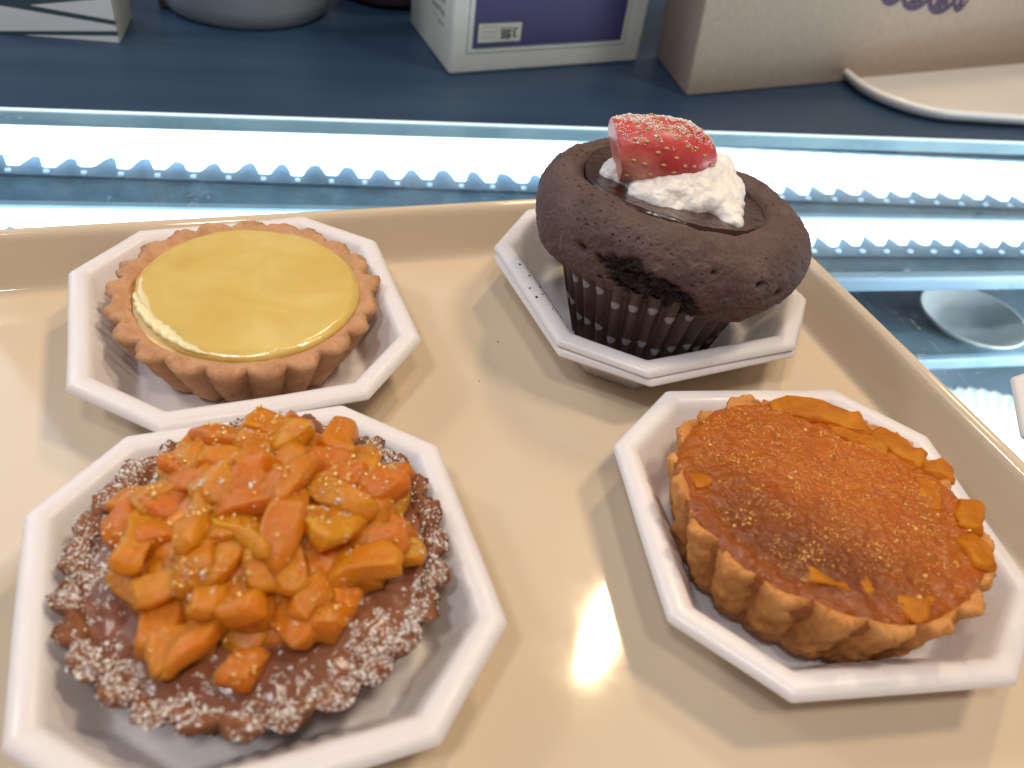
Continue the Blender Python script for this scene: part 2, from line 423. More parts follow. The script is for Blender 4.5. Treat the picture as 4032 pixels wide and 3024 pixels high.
# ------------------------------------------------------------------ tart shells
def flute(th, N, ph, sharp=1.0):
    return abs(math.cos(N * (th - ph) / 2)) ** sharp           # round lobes, sharp valleys
def shell(name, mat, parent, N, ph, Rt, Rb, z0, z1, amp, wall, inner_z, seed, rough=.0006, wave=.0, lip=.0, nth=720):
    th = np.linspace(0, 2 * PI, nth, endpoint=False)
    prof = []                                                  # (kind, t)
    rings = []
    outer = np.linspace(0, 1, 16)
    spec = [('o', t) for t in outer] + [('t', t) for t in np.linspace(.15, 1, 8)] + [('i', t) for t in np.linspace(.2, 1, 6)]
    bake = []
    for kind, t in spec:
        ring = []
        for a in th:
            fl = flute(a + .025 * noise.noise(Vector((math.cos(a) * 2.2, math.sin(a) * 2.2, seed))), N, ph, .8) * (1 + .18 * noise.noise(Vector((math.cos(a) * 4, math.sin(a) * 4, seed + 4)))); lo = 1 + .012 * noise.noise(Vector((math.cos(a) * 1.3 + seed, math.sin(a) * 1.3, 0)))
            zt = z1 + wave * noise.noise(Vector((math.cos(a) * 3 + seed, math.sin(a) * 3, 2))) + lip * fl
            Ro = (Rb + (Rt - Rb) * t ** .9 if kind == 'o' else Rt) * lo
            am = amp * (.55 + .45 * t if kind == 'o' else 1)
            r_out = Ro + am * (fl - .6)
            if kind == 'o':
                r = r_out; z = z0 + (zt - .0008 - z0) * t
            elif kind == 't':
                ri = Rt * lo - wall
                r = (r_out - .0007) * (1 - t) + ri * t
                z = zt + .0006 * math.sin(PI * min(1, t * 1.2)) - .0012 * t * t
            else:
                r = Rt * lo - wall - .002 * t; z = zt - .0012 + (inner_z - zt + .0012) * t
            p = Vector((r * math.cos(a), r * math.sin(a), z))
            d = rough * (nz(p + Vector((seed, 0, 0)), 260, 4) + .6 * nz(p + Vector((seed, 5, 0)), 90, 3))
            k = 1 + d / max(r, .01)
            ring.append((p.x * k, p.y * k, p.z + (d * .8 if kind != 'o' or t > .5 else 0)))
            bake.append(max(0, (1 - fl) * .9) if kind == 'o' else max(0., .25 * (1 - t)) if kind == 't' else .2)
        rings.append(np.array(ring))
    V, F = rings_mesh(rings, False, True)
    bake += [0.0] * (len(V) - len(bake))
    o = mesh_obj(name, V, F, mat, parent)
    at = o.data.attributes.new('bake', 'FLOAT', 'POINT'); at.data.foreach_set('value', bake)
    return o
def disc(name, mat, parent, rad, zfun, nr=60, nth=220, edge=None, bake=None, thick=.003, center=(0, 0)):
    """solid domed filling: top surface + a side skirt so that it has thickness"""
    V = []; F = []; bk = []
    ths = np.linspace(0, 2 * PI, nth, endpoint=False)
    rings = []
    for k in range(1, nr + 1):
        f = k / nr; ring = []
        for a in ths:
            r = f * rad * (1 + (edge(a) if edge else 0)); x, y = center[0] + r * math.cos(a), center[1] + r * math.sin(a)
            ring.append((x, y, zfun(x, y, f, a)))
            if bake: bk.append(bake(x, y, f, a))
        rings.append(np.array(ring))
    sk = rings[-1].copy(); sk[:, 2] -= thick; sk[:, :2] *= .985
    if bake: bk += bk[-nth:]
    V, F = rings_mesh(rings + [sk])
    V.append((center[0], center[1], zfun(center[0], center[1], 0, 0))); ci = len(V) - 1
    F += [(ci, i, (i + 1) % nth) for i in range(nth)]
    o = mesh_obj(name, V, F, mat, parent)
    if bake:
        bk.append(bake(center[0], center[1], 0, 0))
        at = o.data.attributes.new('bake', 'FLOAT', 'POINT'); at.data.foreach_set('value', bk)
    return o

# --- lemon tart
lem = thing('lemon_tart', 'round tart with smooth glossy yellow lemon filling in a fluted tan crust', 'tart', (-.0960, .2222, -.0198), (R(.5), R(.5), .3))
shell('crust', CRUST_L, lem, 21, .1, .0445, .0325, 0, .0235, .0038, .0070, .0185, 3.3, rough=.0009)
disc('custard', CUSTARD, lem, .0385, lambda x, y, f, a: .0213 + .0005 * nz((x, y, 0), 120, 3))
def lem_edge(a):
    e = .010 * noise.noise(Vector((math.cos(a) * 2, math.sin(a) * 2, 4))) + .006 * noise.noise(Vector((math.cos(a) * 9, math.sin(a) * 9, 1)))
    d = math.cos(a - R(-163)); e -= .055 * max(0, d) ** 22 + .028 * max(0, math.cos(a - R(-140))) ** 30
    return e
def lem_z(x, y, f, a):
    z = .0246 + .0006 * (1 - f * f) + .0004 * nz((x, y, 3), 70, 2)
    if f > .9: z -= .0016 * ((f - .9) / .1) ** 2.2
    return z
disc('lemon_filling', LEMON, lem, .0378, lem_z, edge=lem_edge, thick=.0028, center=(.0006, .0012))
# wrinkled pale skin of the curd folded over at the front left of the filling
rings = []
for i in range(60):
    u = i / 59; a = R(-178) + R(72) * u; w = math.sin(PI * u) ** .6
    rr = .0360 - .0030 * math.sin(PI * u); ring = []
    for k in range(10):
        t = 2 * PI * k / 10
        q = .0016 * w * (1 + .5 * noise.noise(Vector((u * 14, k * .4, 0))))
        r = rr + math.cos(t) * q * 1.5 + .0006 * noise.noise(Vector((u * 20, 1, 1)))
        ring.append((r * math.cos(a), r * math.sin(a) , .0238 + math.sin(t) * q * .8))
    rings.append(np.array(ring))
V, F = rings_mesh(rings, True, True)
mesh_obj('curd_skin', V, F, FILM, lem)

# --- scatter tools
def scene_bvh(objs):
    V = []; F = []
    for o in objs:
        M = o.matrix_world; k = len(V)
        V += [M @ v.co for v in o.data.vertices]
        F += [tuple(i + k for i in p.vertices) for p in o.data.polygons]
    return BVHTree.FromPolygons(V, F)
def grain_mesh(name, pts, size, mat, parent, inv, jitter=.45):
    """many tiny irregular grains as one mesh; pts = [(pos, normal)] in world space"""
    base = bmesh.new(); bmesh.ops.create_icosphere(base, subdivisions=1, radius=1); bv = np.array([v.co[:] for v in base.verts]); bf = [[v.index for v in f.verts] for f in base.faces]; base.free()
    V = []; F = []
    for p, nrm in pts:
        s = size * random.lognormvariate(0, .45)
        q = bv * (1 + jitter * (rng.random((len(bv), 1)) - .5)) * s * np.array([random.uniform(.7, 1.4), random.uniform(.7, 1.4), random.uniform(.5, .9)])
        Mr = np.array(Euler((random.uniform(-.6, .6), random.uniform(-.6, .6), random.uniform(0, 6.3))).to_matrix())
        q = q @ Mr.T + np.array(p) + np.array(nrm) * s * .25
        k = len(V); V += [tuple(inv @ Vector(v)) for v in q]; F += [tuple(i + k for i in f) for f in bf]
    return mesh_obj(name, V, F, mat, parent, smooth=True)

# --- candied fruit tart
can = thing('candied_fruit_tart', 'brown fluted tart heaped with glossy orange candied fruit and dusted with sugar', 'tart', (-.0553, .1190, -.0198), (R(1.0), R(-1.0), .2))
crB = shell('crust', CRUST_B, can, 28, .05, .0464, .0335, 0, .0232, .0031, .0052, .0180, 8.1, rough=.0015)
fil = disc('filling', FILLING, can, .0412, lambda x, y, f, a: .0226 + .0020 * (1 - f ** 2) + .0009 * nz((x, y, 0), 95, 4) - .0016 * max(0, f - .85) / .15, bake=None)
bpy.context.view_layer.update()
def jel_z(x, y, f, a):
    return .0238 + .0118 * max(0, 1 - f ** 2.2) ** .8 + .0011 * nz((x, y, 2), 130, 3)
jel = disc('jelly', JELLY, can, .0335, jel_z, center=(.0015, .0060), edge=lambda a: .12 * noise.noise(Vector((math.cos(a) * 2.6, math.sin(a) * 2.6, 12))), thick=.004)
def slab_bm(cuts, k):
    bm = bmesh.new(); bmesh.ops.create_cube(bm, size=1)
    bmesh.ops.subdivide_edges(bm, edges=list(bm.edges), cuts=cuts, use_grid_fill=True)
    for v in bm.verts: v.co = v.co.lerp(v.co.normalized() * .62, k)
    return bm
def chunk_mesh(i):
    r = random.Random(100 + i)
    L, W, T = r.uniform(.0098, .0150), r.uniform(.0070, .0100), r.uniform(.0034, .0054)
    if i % 5 == 0: L, W, T = .0195, .0070, .0044
    bm = slab_bm(6, r.uniform(.25, .55))
    bend = r.uniform(-10, 34); tap = r.uniform(-.45, .45); skew = r.uniform(-.5, .5); tw = r.uniform(-.5, .5)
    sd = Vector((i * 3.1, 0, 0))
    for v in bm.verts:
        x, y, z = v.co
        y *= 1 + tap * x * 1.3; y += skew * x * .5
        c, s = math.cos(tw * x), math.sin(tw * x); y, z = c * y - s * z, s * y + c * z
        q = Vector((x * L, y * W, z * T)); q.z -= bend * (q.x ** 2)
        d = noise.noise_vector(q * 130 + sd) * .0019 + noise.noise_vector(q * 420 + sd) * .0006
        v.co = q + d
    for _ in range(1): bmesh.ops.smooth_vert(bm, verts=bm.verts, factor=.35, use_axis_x=True, use_axis_y=True, use_axis_z=True)
    me = bpy.data.meshes.new('candied_piece'); bm.to_mesh(me); bm.free()
    me.polygons.foreach_set('use_smooth', [True] * len(me.polygons)); me.materials.append(CANDY)
    return me
chunks = [chunk_mesh(i) for i in range(16)]
pieces = []
def put_piece(x, y, z, rx, ry, rz, mi, sc=1.0):
    o = bpy.data.objects.new('candied_piece', chunks[mi % 16]); COL.objects.link(o); o.parent = can
    o.location = (x, y, z); o.rotation_euler = (rx, ry, rz); o.scale = (sc, sc, sc); pieces.append(o)
# heap: rings of slabs leaning outwards, then an upper layer (tart-local, rotated by -.2 to the world)
cxh, cyh = .0015, .0060
k = 0
for rr, n, z in ((.0325, 21, .0252), (.0250, 17, .0285), (.0170, 12, .0315), (.0080, 6, .0340), (.0275, 14, .0305), (.0120, 7, .0362), (.0200, 11, .0342), (.0030, 3, .0375)):
    for i in range(n):
        a = 2 * PI * (i + random.uniform(-.3, .3)) / n + rr * 90
        r = rr * random.uniform(.86, 1.12)
        x, y = cxh + r * math.cos(a) * 1.0, cyh + r * math.sin(a) * .97
        put_piece(x, y, z + random.uniform(-.0012, .0014), random.uniform(-.55, .55), random.uniform(-.45, .45), a + random.uniform(-1.3, 1.3), k, random.uniform(.88, 1.14)); k += 1
# a long upright sliver on top and a few single pieces straggling down the front
put_piece(.0075, -.0030, .0392, R(8), R(-6), R(76), 0, 1.12); put_piece(.0092, .0085, .0400, R(-20), R(10), R(70), 5, .95)
put_piece(-.0130, -.0275, .0262, R(12), R(5), R(20), 3, .95); put_piece(.0010, -.0330, .0258, R(-5), R(12), R(70), 7, .85); put_piece(.0110, -.0240, .0280, R(14), R(-8), R(-35), 9, 1.0)
bpy.context.view_layer.update()
bv = scene_bvh([crB, fil]); bvp = scene_bvh(pieces)
pts = []; inv = can.matrix_world.inverted(); M = can.matrix_world
tries = 0
while len(pts) < 8200 and tries < 190000:
    tries += 1
    a = random.uniform(0, 2 * PI); r = .0475 * math.sqrt(random.random())
    w = M @ Vector((r * math.cos(a), r * math.sin(a), .06))
    hp = bvp.ray_cast(w, Vector((0, 0, -1)))
    hit = bv.ray_cast(w, Vector((0, 0, -1)))
    dens = .9 * noise.noise(Vector((w.x * 70, w.y * 70, 3))) + .9 * noise.noise(Vector((w.x * 420, w.y * 420, 7)))
    if hp[0] is not None:
        if dens > .55 and random.random() < .28: pts.append((hp[0], hp[1]))
        continue
    if hit[0] is None or hit[1].z < .25: continue
    rimk = min(1, max(0, (r - .030) / .012))
    thr = .46 - .66 * rimk
    if dens + random.uniform(-.35, .25) > thr and random.random() < .7: pts.append((hit[0], hit[1]))
s = grain_mesh('powdered_sugar', pts, .00016, SUGAR, can, inv); s['kind'] = 'stuff'

pts = []; tries = 0
while len(pts) < 1100 and tries < 60000:
    tries += 1
    a = random.uniform(0, 2 * PI); r = .042 * math.sqrt(random.random()); w = M @ Vector((r * math.cos(a), r * math.sin(a), .07))
    h = bvp.ray_cast(w, Vector((0, 0, -1)))
    if h[0] is None or h[1].z < .3: continue
    if noise.noise(h[0] * 160) + .6 * noise.noise(h[0] * 500) > .22: pts.append((h[0], h[1]))
gb = grain_mesh('fruit_glint_beads', pts, .00022, FRUIT_GLINT, can, inv, .3); gb['kind'] = 'stuff'  # beads added to imitate small highlights on the candied pieces

# --- caramel tart
car = thing('caramel_tart', 'round tart with shiny browned caramel top and candied peel in a wavy golden crust', 'tart', (.0938, .1602, -.0172), (R(-4.0), R(3.4), .35))
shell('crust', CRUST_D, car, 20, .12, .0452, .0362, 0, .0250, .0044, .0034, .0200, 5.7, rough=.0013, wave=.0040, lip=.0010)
def car_z(x, y, f, a):
    z = .0262 + .0016 * (1 - f ** 2.5) + .0008 * nz((x, y, 1), 80, 3) + .00085 * nz((x, y, 5), 260, 4)
    if f > .93: z -= .0018 * ((f - .93) / .07) ** 2
    return z
def car_bake(x, y, f, a):
    n_ = nz((x, y, 2), 42, 3)
    b = (.35 + .65 * max(0, math.cos(a - R(222))) ** 1.2) * max(0, math.cos((a - R(222)) * .5)) * min(1, max(0, f + .05) * 1.5) * (1 if f < .8 else 1 - (f - .8) * 3) * (1 + .2 * n_)
    e = max(0, (f - .9) / .1) * .15
    return min(.8, max(0, b * .8 + e))
carf = disc('caramel_filling', CARAMEL, car, .0438, car_z, nr=110, nth=360, edge=lambda a: .026 * noise.noise(Vector((math.cos(a) * 5, math.sin(a) * 5, 8))) + .02 * max(0, math.cos(a - R(20))) ** 2, bake=car_bake, thick=.004)
def peel(x, y, z, L, W, T, rz, rx, ry, bend, sd, name='candied_peel'):
    bm = slab_bm(7, .38)
    for v in bm.verts:
        q = Vector((v.co.x * L, v.co.y * W, v.co.z * T)); q.y -= bend * q.x ** 2
        v.co = q + noise.noise_vector(q * 170 + Vector((sd, 0, 0))) * .0018 + noise.noise_vector(q * 900 + Vector((sd, 0, 0))) * .0005
    me = bpy.data.meshes.new(name); bm.to_mesh(me); bm.free(); me.materials.append(PEEL)
    me.polygons.foreach_set('use_smooth', [True] * len(me.polygons))
    o = bpy.data.objects.new(name, me); COL.objects.link(o); o.parent = car; o.location = (x, y, z - (.0010 if math.hypot(x, y) < .0390 else .0002)); o.rotation_euler = (rx, ry, rz)
    return o
def pol(a, r): return r * math.cos(R(a)), r * math.sin(R(a))
for a, r, z, L, W, T, da, sd in ((62, .0398, .0274, .030, .0085, .0030, 0, 1), (25, .0402, .0272, .018, .0075, .0030, 6, 2), (8, .0430, .0276, .010, .0055, .0030, 40, 3),
                                 (-18, .0420, .0270, .013, .006, .0028, -20, 4), (-38, .0408, .0266, .012, .006, .0030, 30, 5), (165, .0385, .0275, .006, .004, .0022, 10, 6),
                                 (-118, .0335, .0275, .016, .0045, .0018, 8, 7), (-88, .0385, .0268, .009, .007, .0020, 30, 8), (40, .0330, .0280, .016, .004, .0016, 12, 9), (-5, .0330, .0278, .013, .0045, .0016, -15, 10)):
    x, y = pol(a, r); peel(x, y, z, L, W, T, R(a - 90 + da), R(6), R(0), 9, sd)

bpy.context.view_layer.update()
bvc = scene_bvh([carf]); pts = []; M = car.matrix_world; inv = M.inverted(); tries = 0
while len(pts) < 2400 and tries < 90000:
    tries += 1
    a = random.uniform(0, 2 * PI); r = .0405 * math.sqrt(random.random()); w = M @ Vector((r * math.cos(a), r * math.sin(a), .06))
    if noise.noise(Vector((w.x * 120, w.y * 120, 4))) + .5 * noise.noise(Vector((w.x * 400, w.y * 400, 4))) < random.uniform(-.25, .35): continue
    hit = bvc.ray_cast(w, Vector((0, 0, -1)))
    if hit[0] is not None: pts.append((hit[0], hit[1]))
gb = grain_mesh('caramel_glint_beads', pts, .00018, CARAMEL_GLINT, car, inv, .2); gb['kind'] = 'stuff'  # tiny gold beads added as the sparkle of lamps on the caramel

# ------------------------------------------------------------------ cupcake
LC = (.0462, .2610)                                            # liner axis
cup = thing('chocolate_cupcake', 'dark chocolate cupcake with broad lopsided top and whipped cream in a polka dot liner', 'cupcake', (*LC, -.0168), (0, 0, 0))
# pleated liner
NP = 34; nth = NP * 24; LH = .043
th = np.linspace(0, 2 * PI, nth, endpoint=False); rings = []; dm = []
for t in np.linspace(0, 1, 110):
    ring = []
    for a in th:
        pl = (.5 + .5 * math.cos(NP * a)) ** .7
        r = .0258 + .0118 * t + (.0018 + .0008 * t) * (pl - .5) + .0004 * noise.noise(Vector((math.cos(a) * 4, math.sin(a) * 4, t * 2)))
        ring.append((r * math.cos(a), r * math.sin(a), LH * t))
        k = round(a / (2 * PI) * NP); da = (a - 2 * PI * k / NP) * r
        zc = .0170 + .0018 * math.sin(k * 2.1); dz = (LH * t - zc + .0090) % .0180 - .0090
        if zc + round((LH * t - zc) / .018) * .018 < .010: dz = 1
        dm.append(1 if math.hypot(da * 1.0, dz) < .0017 and pl > .35 else 0)
    rings.append(np.array(ring))
V, F = rings_mesh(rings, False, True)
lin = mesh_obj('paper_liner', V, F, LINER, cup)
at = lin.data.attributes.new('dot', 'FLOAT', 'POINT'); at.data.foreach_set('value', dm + [0.0] * (len(V) - len(dm)))
# cap
CAPM = Matrix.Translation((.0022, .0085, .0360)) @ Euler((R(-6.5), R(3.2), 0)).to_matrix().to_4x4()
cap_prof = [(.0290, -.0075), (.0345, -.0078), (.0410, -.0062), (.0460, -.0028), (.0488, .0020), (.0501, .0075), (.0503, .0125), (.0492, .0168), (.0468, .0203), (.0445, .0228), (.0418, .0237),
            (.0390, .0236), (.0365, .0228), (.0346, .0208), (.0334, .0182), (.0326, .0160), (.0200, .0150)]
cp = np.array(cap_prof)
# resample the profile smoothly
seg = np.r_[0, np.cumsum(np.hypot(*np.diff(cp, axis=0).T))]; ss = np.linspace(0, seg[-1], 190)
pr = np.c_[np.interp(ss, seg, cp[:, 0]), np.interp(ss, seg, cp[:, 1])]
for _ in range(16): pr[1:-1] = .25 * pr[:-2] + .5 * pr[1:-1] + .25 * pr[2:]
nth = 780; th = np.linspace(0, 2 * PI, nth, endpoint=False)
rings = []; crumb = []
PA, PZ = R(-101), .0030                                        # the torn patch on the front
for r, z in pr:
    ring = []
    for a in th:
        lo = 1 + .035 * noise.noise(Vector((math.cos(a) * 1.2 + 5, math.sin(a) * 1.2, z * 30))) + .045 * max(0, math.cos(a - R(-8))) ** 2 * (r / .05) + .02 * max(0, math.cos(a - R(165))) ** 2
        if r < .037 and z > .012: lo = 1 + .05 * noise.noise(Vector((math.cos(a) * 1.6 + 2, math.sin(a) * 1.6, 1)))
        x, y = r * lo * math.cos(a), r * lo * math.sin(a)
        if z > .012: cw = min(1, max(0, (.047 - r) / .012)); cw = cw * cw * (3 - 2 * cw); x -= .0018 * cw; y += .0042 * cw
        zz = z - .0022 * max(0, math.cos(a - R(-15))) * (1 if z > .005 else .4) + .0014 * noise.noise(Vector((math.cos(a) * 2, math.sin(a) * 2, 9)))
        p = Vector((x, y, zz))
        nr_ = Vector((math.cos(a) * (1 if z < .02 else .3), math.sin(a) * (1 if z < .02 else .3), (z - .008) * 60)).normalized()
        d = .0010 * nz(p, 55, 3) + .00042 * nz(p, 260, 5) + .00030 * nz(p, 900, 2)
        da = (a - PA + PI) % (2 * PI) - PI
        # patch is a slanted lens on the underside of the overhang
        u = da * .050; w = (zz - PZ) + .26 * u
        e = (u / .0205) ** 2 + (w / .0082) ** 2 + .5 * nz(p, 150, 3)
        k = 1 / (1 + math.exp(min(60, (e - 1) * 9))) if r > .036 and z < .016 else 0
        d -= k * (.0014 + .0015 * nz(p, 420, 4) + .0008 * nz(p, 1100, 2))
        for ha, hz, hs in ((-133, .0085, .0016), (-60, .0120, .0010), (-48, .0075, .0013), (-80, .0150, .0006)):
            dd = math.hypot(((a - R(ha) + PI) % (2 * PI) - PI) * .05 * .7, zz - hz)
            d -= .0028 * math.exp(-(dd / hs) ** 2)
        ring.append(tuple(CAPM @ (p + nr_ * d)))
        hk = 0
        for ha, hz, hs in ((-133, .0085, .0013), (-60, .0120, .0008), (-48, .0075, .0011)):
            dd = math.hypot(((a - R(ha) + PI) % (2 * PI) - PI) * .05 * .7, zz - hz); hk = max(hk, math.exp(-(dd / hs) ** 2))
        crumb.append(min(1, k + .8 * hk))
    rings.append(np.array(ring))
V, F = rings_mesh(rings, True, True)
cake = mesh_obj('cake', V, F, CAKE, cup)
at = cake.data.attributes.new('crumb', 'FLOAT', 'POINT'); at.data.foreach_set('value', crumb + [0.0] * (len(V) - len(crumb)))
# ganache pool in the hollow
g = disc('ganache', GANACHE, cup, .0345, lambda x, y, f, a: .0218 + .0006 * nz((x, y, 0), 60, 3) + .0010 * f ** 4 - .0038 * max(0, x / .03) * f, edge=lambda a: .05 * noise.noise(Vector((math.cos(a) * 2.4, math.sin(a) * 2.4, 3))), thick=.004, center=(-.0018, .0042))
g.matrix_local = CAPM
# whipped cream: lobes merged into one mass
bm = bmesh.new()
lobes = [(.0262,.2845,.0050),(.0295,.2830,.0052),(.0330,.2815,.0058),(.0370,.2765,.0070),(.0385,.2705,.0062),(.0418,.2680,.0060),(.0450,.2735,.0085),(.0470,.2690,.0058),(.0505,.2780,.0100),(.0530,.2720,.0066),
         (.0560,.2830,.0105),(.0585,.2765,.0078),(.0626,.2890,.0098),(.0630,.2770,.0072),(.0666,.2850,.0080),(.0668,.2755,.0062),(.0690,.2700,.0050),(.0700,.2655,.0036),(.0695,.2790,.0055),
         (.0615,.2980,.0085),(.0590,.3010,.0075),(.0640,.2970,.0080),(.0534,.2945,.0095),(.0447,.2870,.0095),(.0390,.2850,.0085),(.0450,.2970,.0100),(.0360,.2920,.0075)]
for x, y, r in lobes:
    x, y, r = x * .949, y * .949 + .0030, r * 1.10
    zb = .0408 - .06 * (x - .045)
    Mx = Matrix.Translation((x - LC[0], y - LC[1], zb + .0168 + r * .25)) @ Euler((random.uniform(-.4, .4), random.uniform(-.4, .4), random.uniform(0, 3))).to_matrix().to_4x4() @ Matrix.Diagonal((r * random.uniform(.95, 1.2), r * random.uniform(.85, 1.05), r * random.uniform(.75, .95), 1))
    bmesh.ops.create_icosphere(bm, subdivisions=3, radius=1, matrix=Mx)
me = bpy.data.meshes.new('whipped_cream'); bm.to_mesh(me); bm.free(); me.materials.append(CREAM)
crm = bpy.data.objects.new('whipped_cream', me); COL.objects.link(crm); crm.parent = cup
md = crm.modifiers.new('Remesh', 'REMESH'); md.mode = 'VOXEL'; md.voxel_size = .00055; md.use_smooth_shade = True
md = crm.modifiers.new('Smooth', 'SMOOTH'); md.factor = .5; md.iterations = 4
tx = bpy.data.textures.new('cream_folds', 'CLOUDS'); tx.noise_scale = .0055; tx.noise_depth = 3
md = crm.modifiers.new('Displace', 'DISPLACE'); md.texture = tx; md.strength = .0030; md.mid_level = .5; md.texture_coords = 'LOCAL'
tx = bpy.data.textures.new('cream_peaks', 'CLOUDS'); tx.noise_scale = .0030; tx.noise_depth = 2
md = crm.modifiers.new('Displace', 'DISPLACE'); md.texture = tx; md.strength = .0007; md.mid_level = .5; md.texture_coords = 'LOCAL'

# ------------------------------------------------------------------ strawberry
ber = thing('strawberry', 'cut red strawberry dusted with sugar, sitting on the cream of the cupcake', 'strawberry', (.0386, .2728, .0536), (R(-6), R(3), R(12)))
LB = .0425
def berry_r(t):                                                # t 0 (stalk end) .. 1 (tip)
    RB = .0126
    if t >= .46: return RB * max(0, 1 - ((t - .46) / .54) ** 2.2) ** .58
    return RB * (1 - .30 * ((.46 - t) / .46) ** 2)
nt, nth = 70, 120; rings = []; pale = []
for i in range(nt):
    t = (i + .02) / nt; ring = []
    for k in range(nth):
        a = 2 * PI * k / nth; r = berry_r(t)
        x = (t - .5) * LB; y = r * math.cos(a); z = r * math.sin(a) * .98
        # cut facet: slice off the near lower end of the stalk side
        d = (-x * .95 + y * .02 - z * .30) - .0158
        pl = 0
        if d > 0:
            x += d * .95 ; y -= d * .02; z += d * .30; pl = min(1, d / .0012)
        q = Vector((x, y, z)); dn = .0004 * nz(q, 130, 3)
        ring.append((x + dn, y + dn, z + dn)); pale.append(max(pl * min(1, .75 - z / .012 * .4), min(1, max(0, 1 - (x + .0092) / .0085)) * min(1, max(0, .55 - z / .009))))
    rings.append(np.array(ring))
V, F = rings_mesh(rings, True, True); pale = [min(1, p) for p in pale] + [.3] * (len(V) - len(pale))
fl = mesh_obj('flesh', V, F, BERRY, ber); at = fl.data.attributes.new('pale', 'FLOAT', 'POINT'); at.data.foreach_set('value', pale)
bm = bmesh.new(); bmesh.ops.create_icosphere(bm, subdivisions=2, radius=1); sm = bpy.data.meshes.new('seed')
for v in bm.verts: v.co = Vector((v.co.x * .00095 * (1 - .3 * v.co.x), v.co.y * .00056, v.co.z * .00036))
bm.to_mesh(sm); bm.free(); sm.materials.append(SEED); sm.polygons.foreach_set('use_smooth', [True] * len(sm.polygons))
rowc = 0
for i in range(1, 10):
    t = .12 + i * .086
    if t > .96: break
    r = berry_r(t); n = max(4, int(2 * PI * r / .0062))
    for k in range(n):
        a = 2 * PI * (k + .5 * (i % 2)) / n + random.uniform(-.08, .08)
        if not (R(-50) < ((a + PI) % (2 * PI) - PI) + 0 or True): continue
        x = (t + random.uniform(-.012, .012) - .5) * LB; y = r * math.cos(a); z = r * math.sin(a) * .98
        if (-x * .95 + y * .02 - z * .30) > .0140 or z < -.011: continue
        dr = (berry_r(min(.99, t + .02)) - berry_r(t - .02)) / (.04 * LB)
        nrm = Vector((-dr, math.cos(a), math.sin(a))).normalized()
        tg = Vector((1, dr * math.cos(a), dr * math.sin(a))).normalized(); bt = nrm.cross(tg)
        o = bpy.data.objects.new('seed', sm); COL.objects.link(o); o.parent = ber
        Mx = Matrix((tg, bt, nrm)).transposed().to_4x4(); Mx.translation = Vector((x, y, z)) + nrm * .0001; o.matrix_local = Mx
        rowc += 1
bpy.context.view_layer.update()
bvb = scene_bvh([fl]); pts = []; inv = ber.matrix_world.inverted(); tries = 0
while len(pts) < 2600 and tries < 60000:
    tries += 1
    p = ber.matrix_world.translation + Vector((random.uniform(-.024, .024), random.uniform(-.022, .022), .05))
    hit = bvb.ray_cast(p, Vector((0, 0, -1)))
    if hit[0] is None: continue
    up = max(0, hit[1].z); dens = noise.noise(hit[0] * 330) + .5 * noise.noise(hit[0] * 900)
    if dens + up * 1.25 - .95 > 0 and random.random() < up * .8: pts.append((hit[0], hit[1]))
s = grain_mesh('powdered_sugar', pts, .00016, SUGAR, ber, inv); s['kind'] = 'stuff'

# ------------------------------------------------------------------ crumbs
def crumb_thing(x, y, z, s, label):
    bm = bmesh.new(); bmesh.ops.create_icosphere(bm, subdivisions=2, radius=s)
    for v in bm.verts: v.co += noise.noise_vector(v.co * 900 + Vector((x * 999, 0, 0))) * s * .5
    me = bpy.data.meshes.new('crumb'); bm.to_mesh(me); bm.free(); me.materials.append(CRUMB)
    o = bpy.data.objects.new('cake_crumb', me); COL.objects.link(o); o.location = (x, y, z)
    return tag(o, label, 'crumb', 'chocolate crumbs')

# ------------------------------------------------------------------ display case under the glass
CZ = -.0265                                                    # top face of glass and counter
case = thing('display_case', 'glass topped display case with cool lit interior under the tray', 'display case', (0, 0, CZ), (0, 0, A_CASE))
def caseM(z=0): return None
FARN = .4463                                                   # far edge of the glass, in the case frame
mb = MB(); mb.box((-.75, -.20, -.0080), (.85, FARN - .0030, 0)); mb.build('glass_top', GLASS, case)
mb = MB(); mb.box((-.75, FARN - .0028, -.0078), (.85, FARN - .0004, -.0004)); mb.build('glass_edge', GEDGE, case)
mb = MB(); mb.box((-.75, FARN - .0028, .0001), (.85, FARN - .0003, .0006)); mb.build('edge_glint_strip', EDGE, case)  # bright line of LED light, drawn as a glowing strip
mb = MB(); mb.box((-.75, .335, -.040), (.85, .60, -.0320)); mb.build('light_channel', CHANNEL, case)
mb = MB(); mb.box((-.75, .329, -.040), (.85, .3348, -.0290)); o = mb.build('channel_lip', LIP, case); bevel(o, .002)
mb = MB(); mb.box((-.75, -.25, -.240), (.85, .60, -.230)); mb.build('case_floor', CASEIN, case)
mb = MB(); mb.box((-.75, .600, -.240), (.85, .61, -.010)); mb.build('case_back', CASEIN, case)
mb = MB(); mb.box((-.75, .335, -.100), (.85, .52, -.094)); mb.build('shelf', CASESHELF, case)
mb = MB(); mb.box((-.75, .328, -.101), (.85, .3345, -.0925)); o = mb.build('shelf_edge', LIP, case); bevel(o, .0012)
mb = MB(); mb.box((-.75, .10, -.160), (.85, .300, -.154)); mb.build('lower_shelf', CASESHELF, case)
mb = MB()
for k in range(70):
    x = -.30 + .0085 * k
    mb.box((x, .341, -.0938), (x + .0045, .347, -.0915))
mb.build('shelf_rail', DOTS, case)

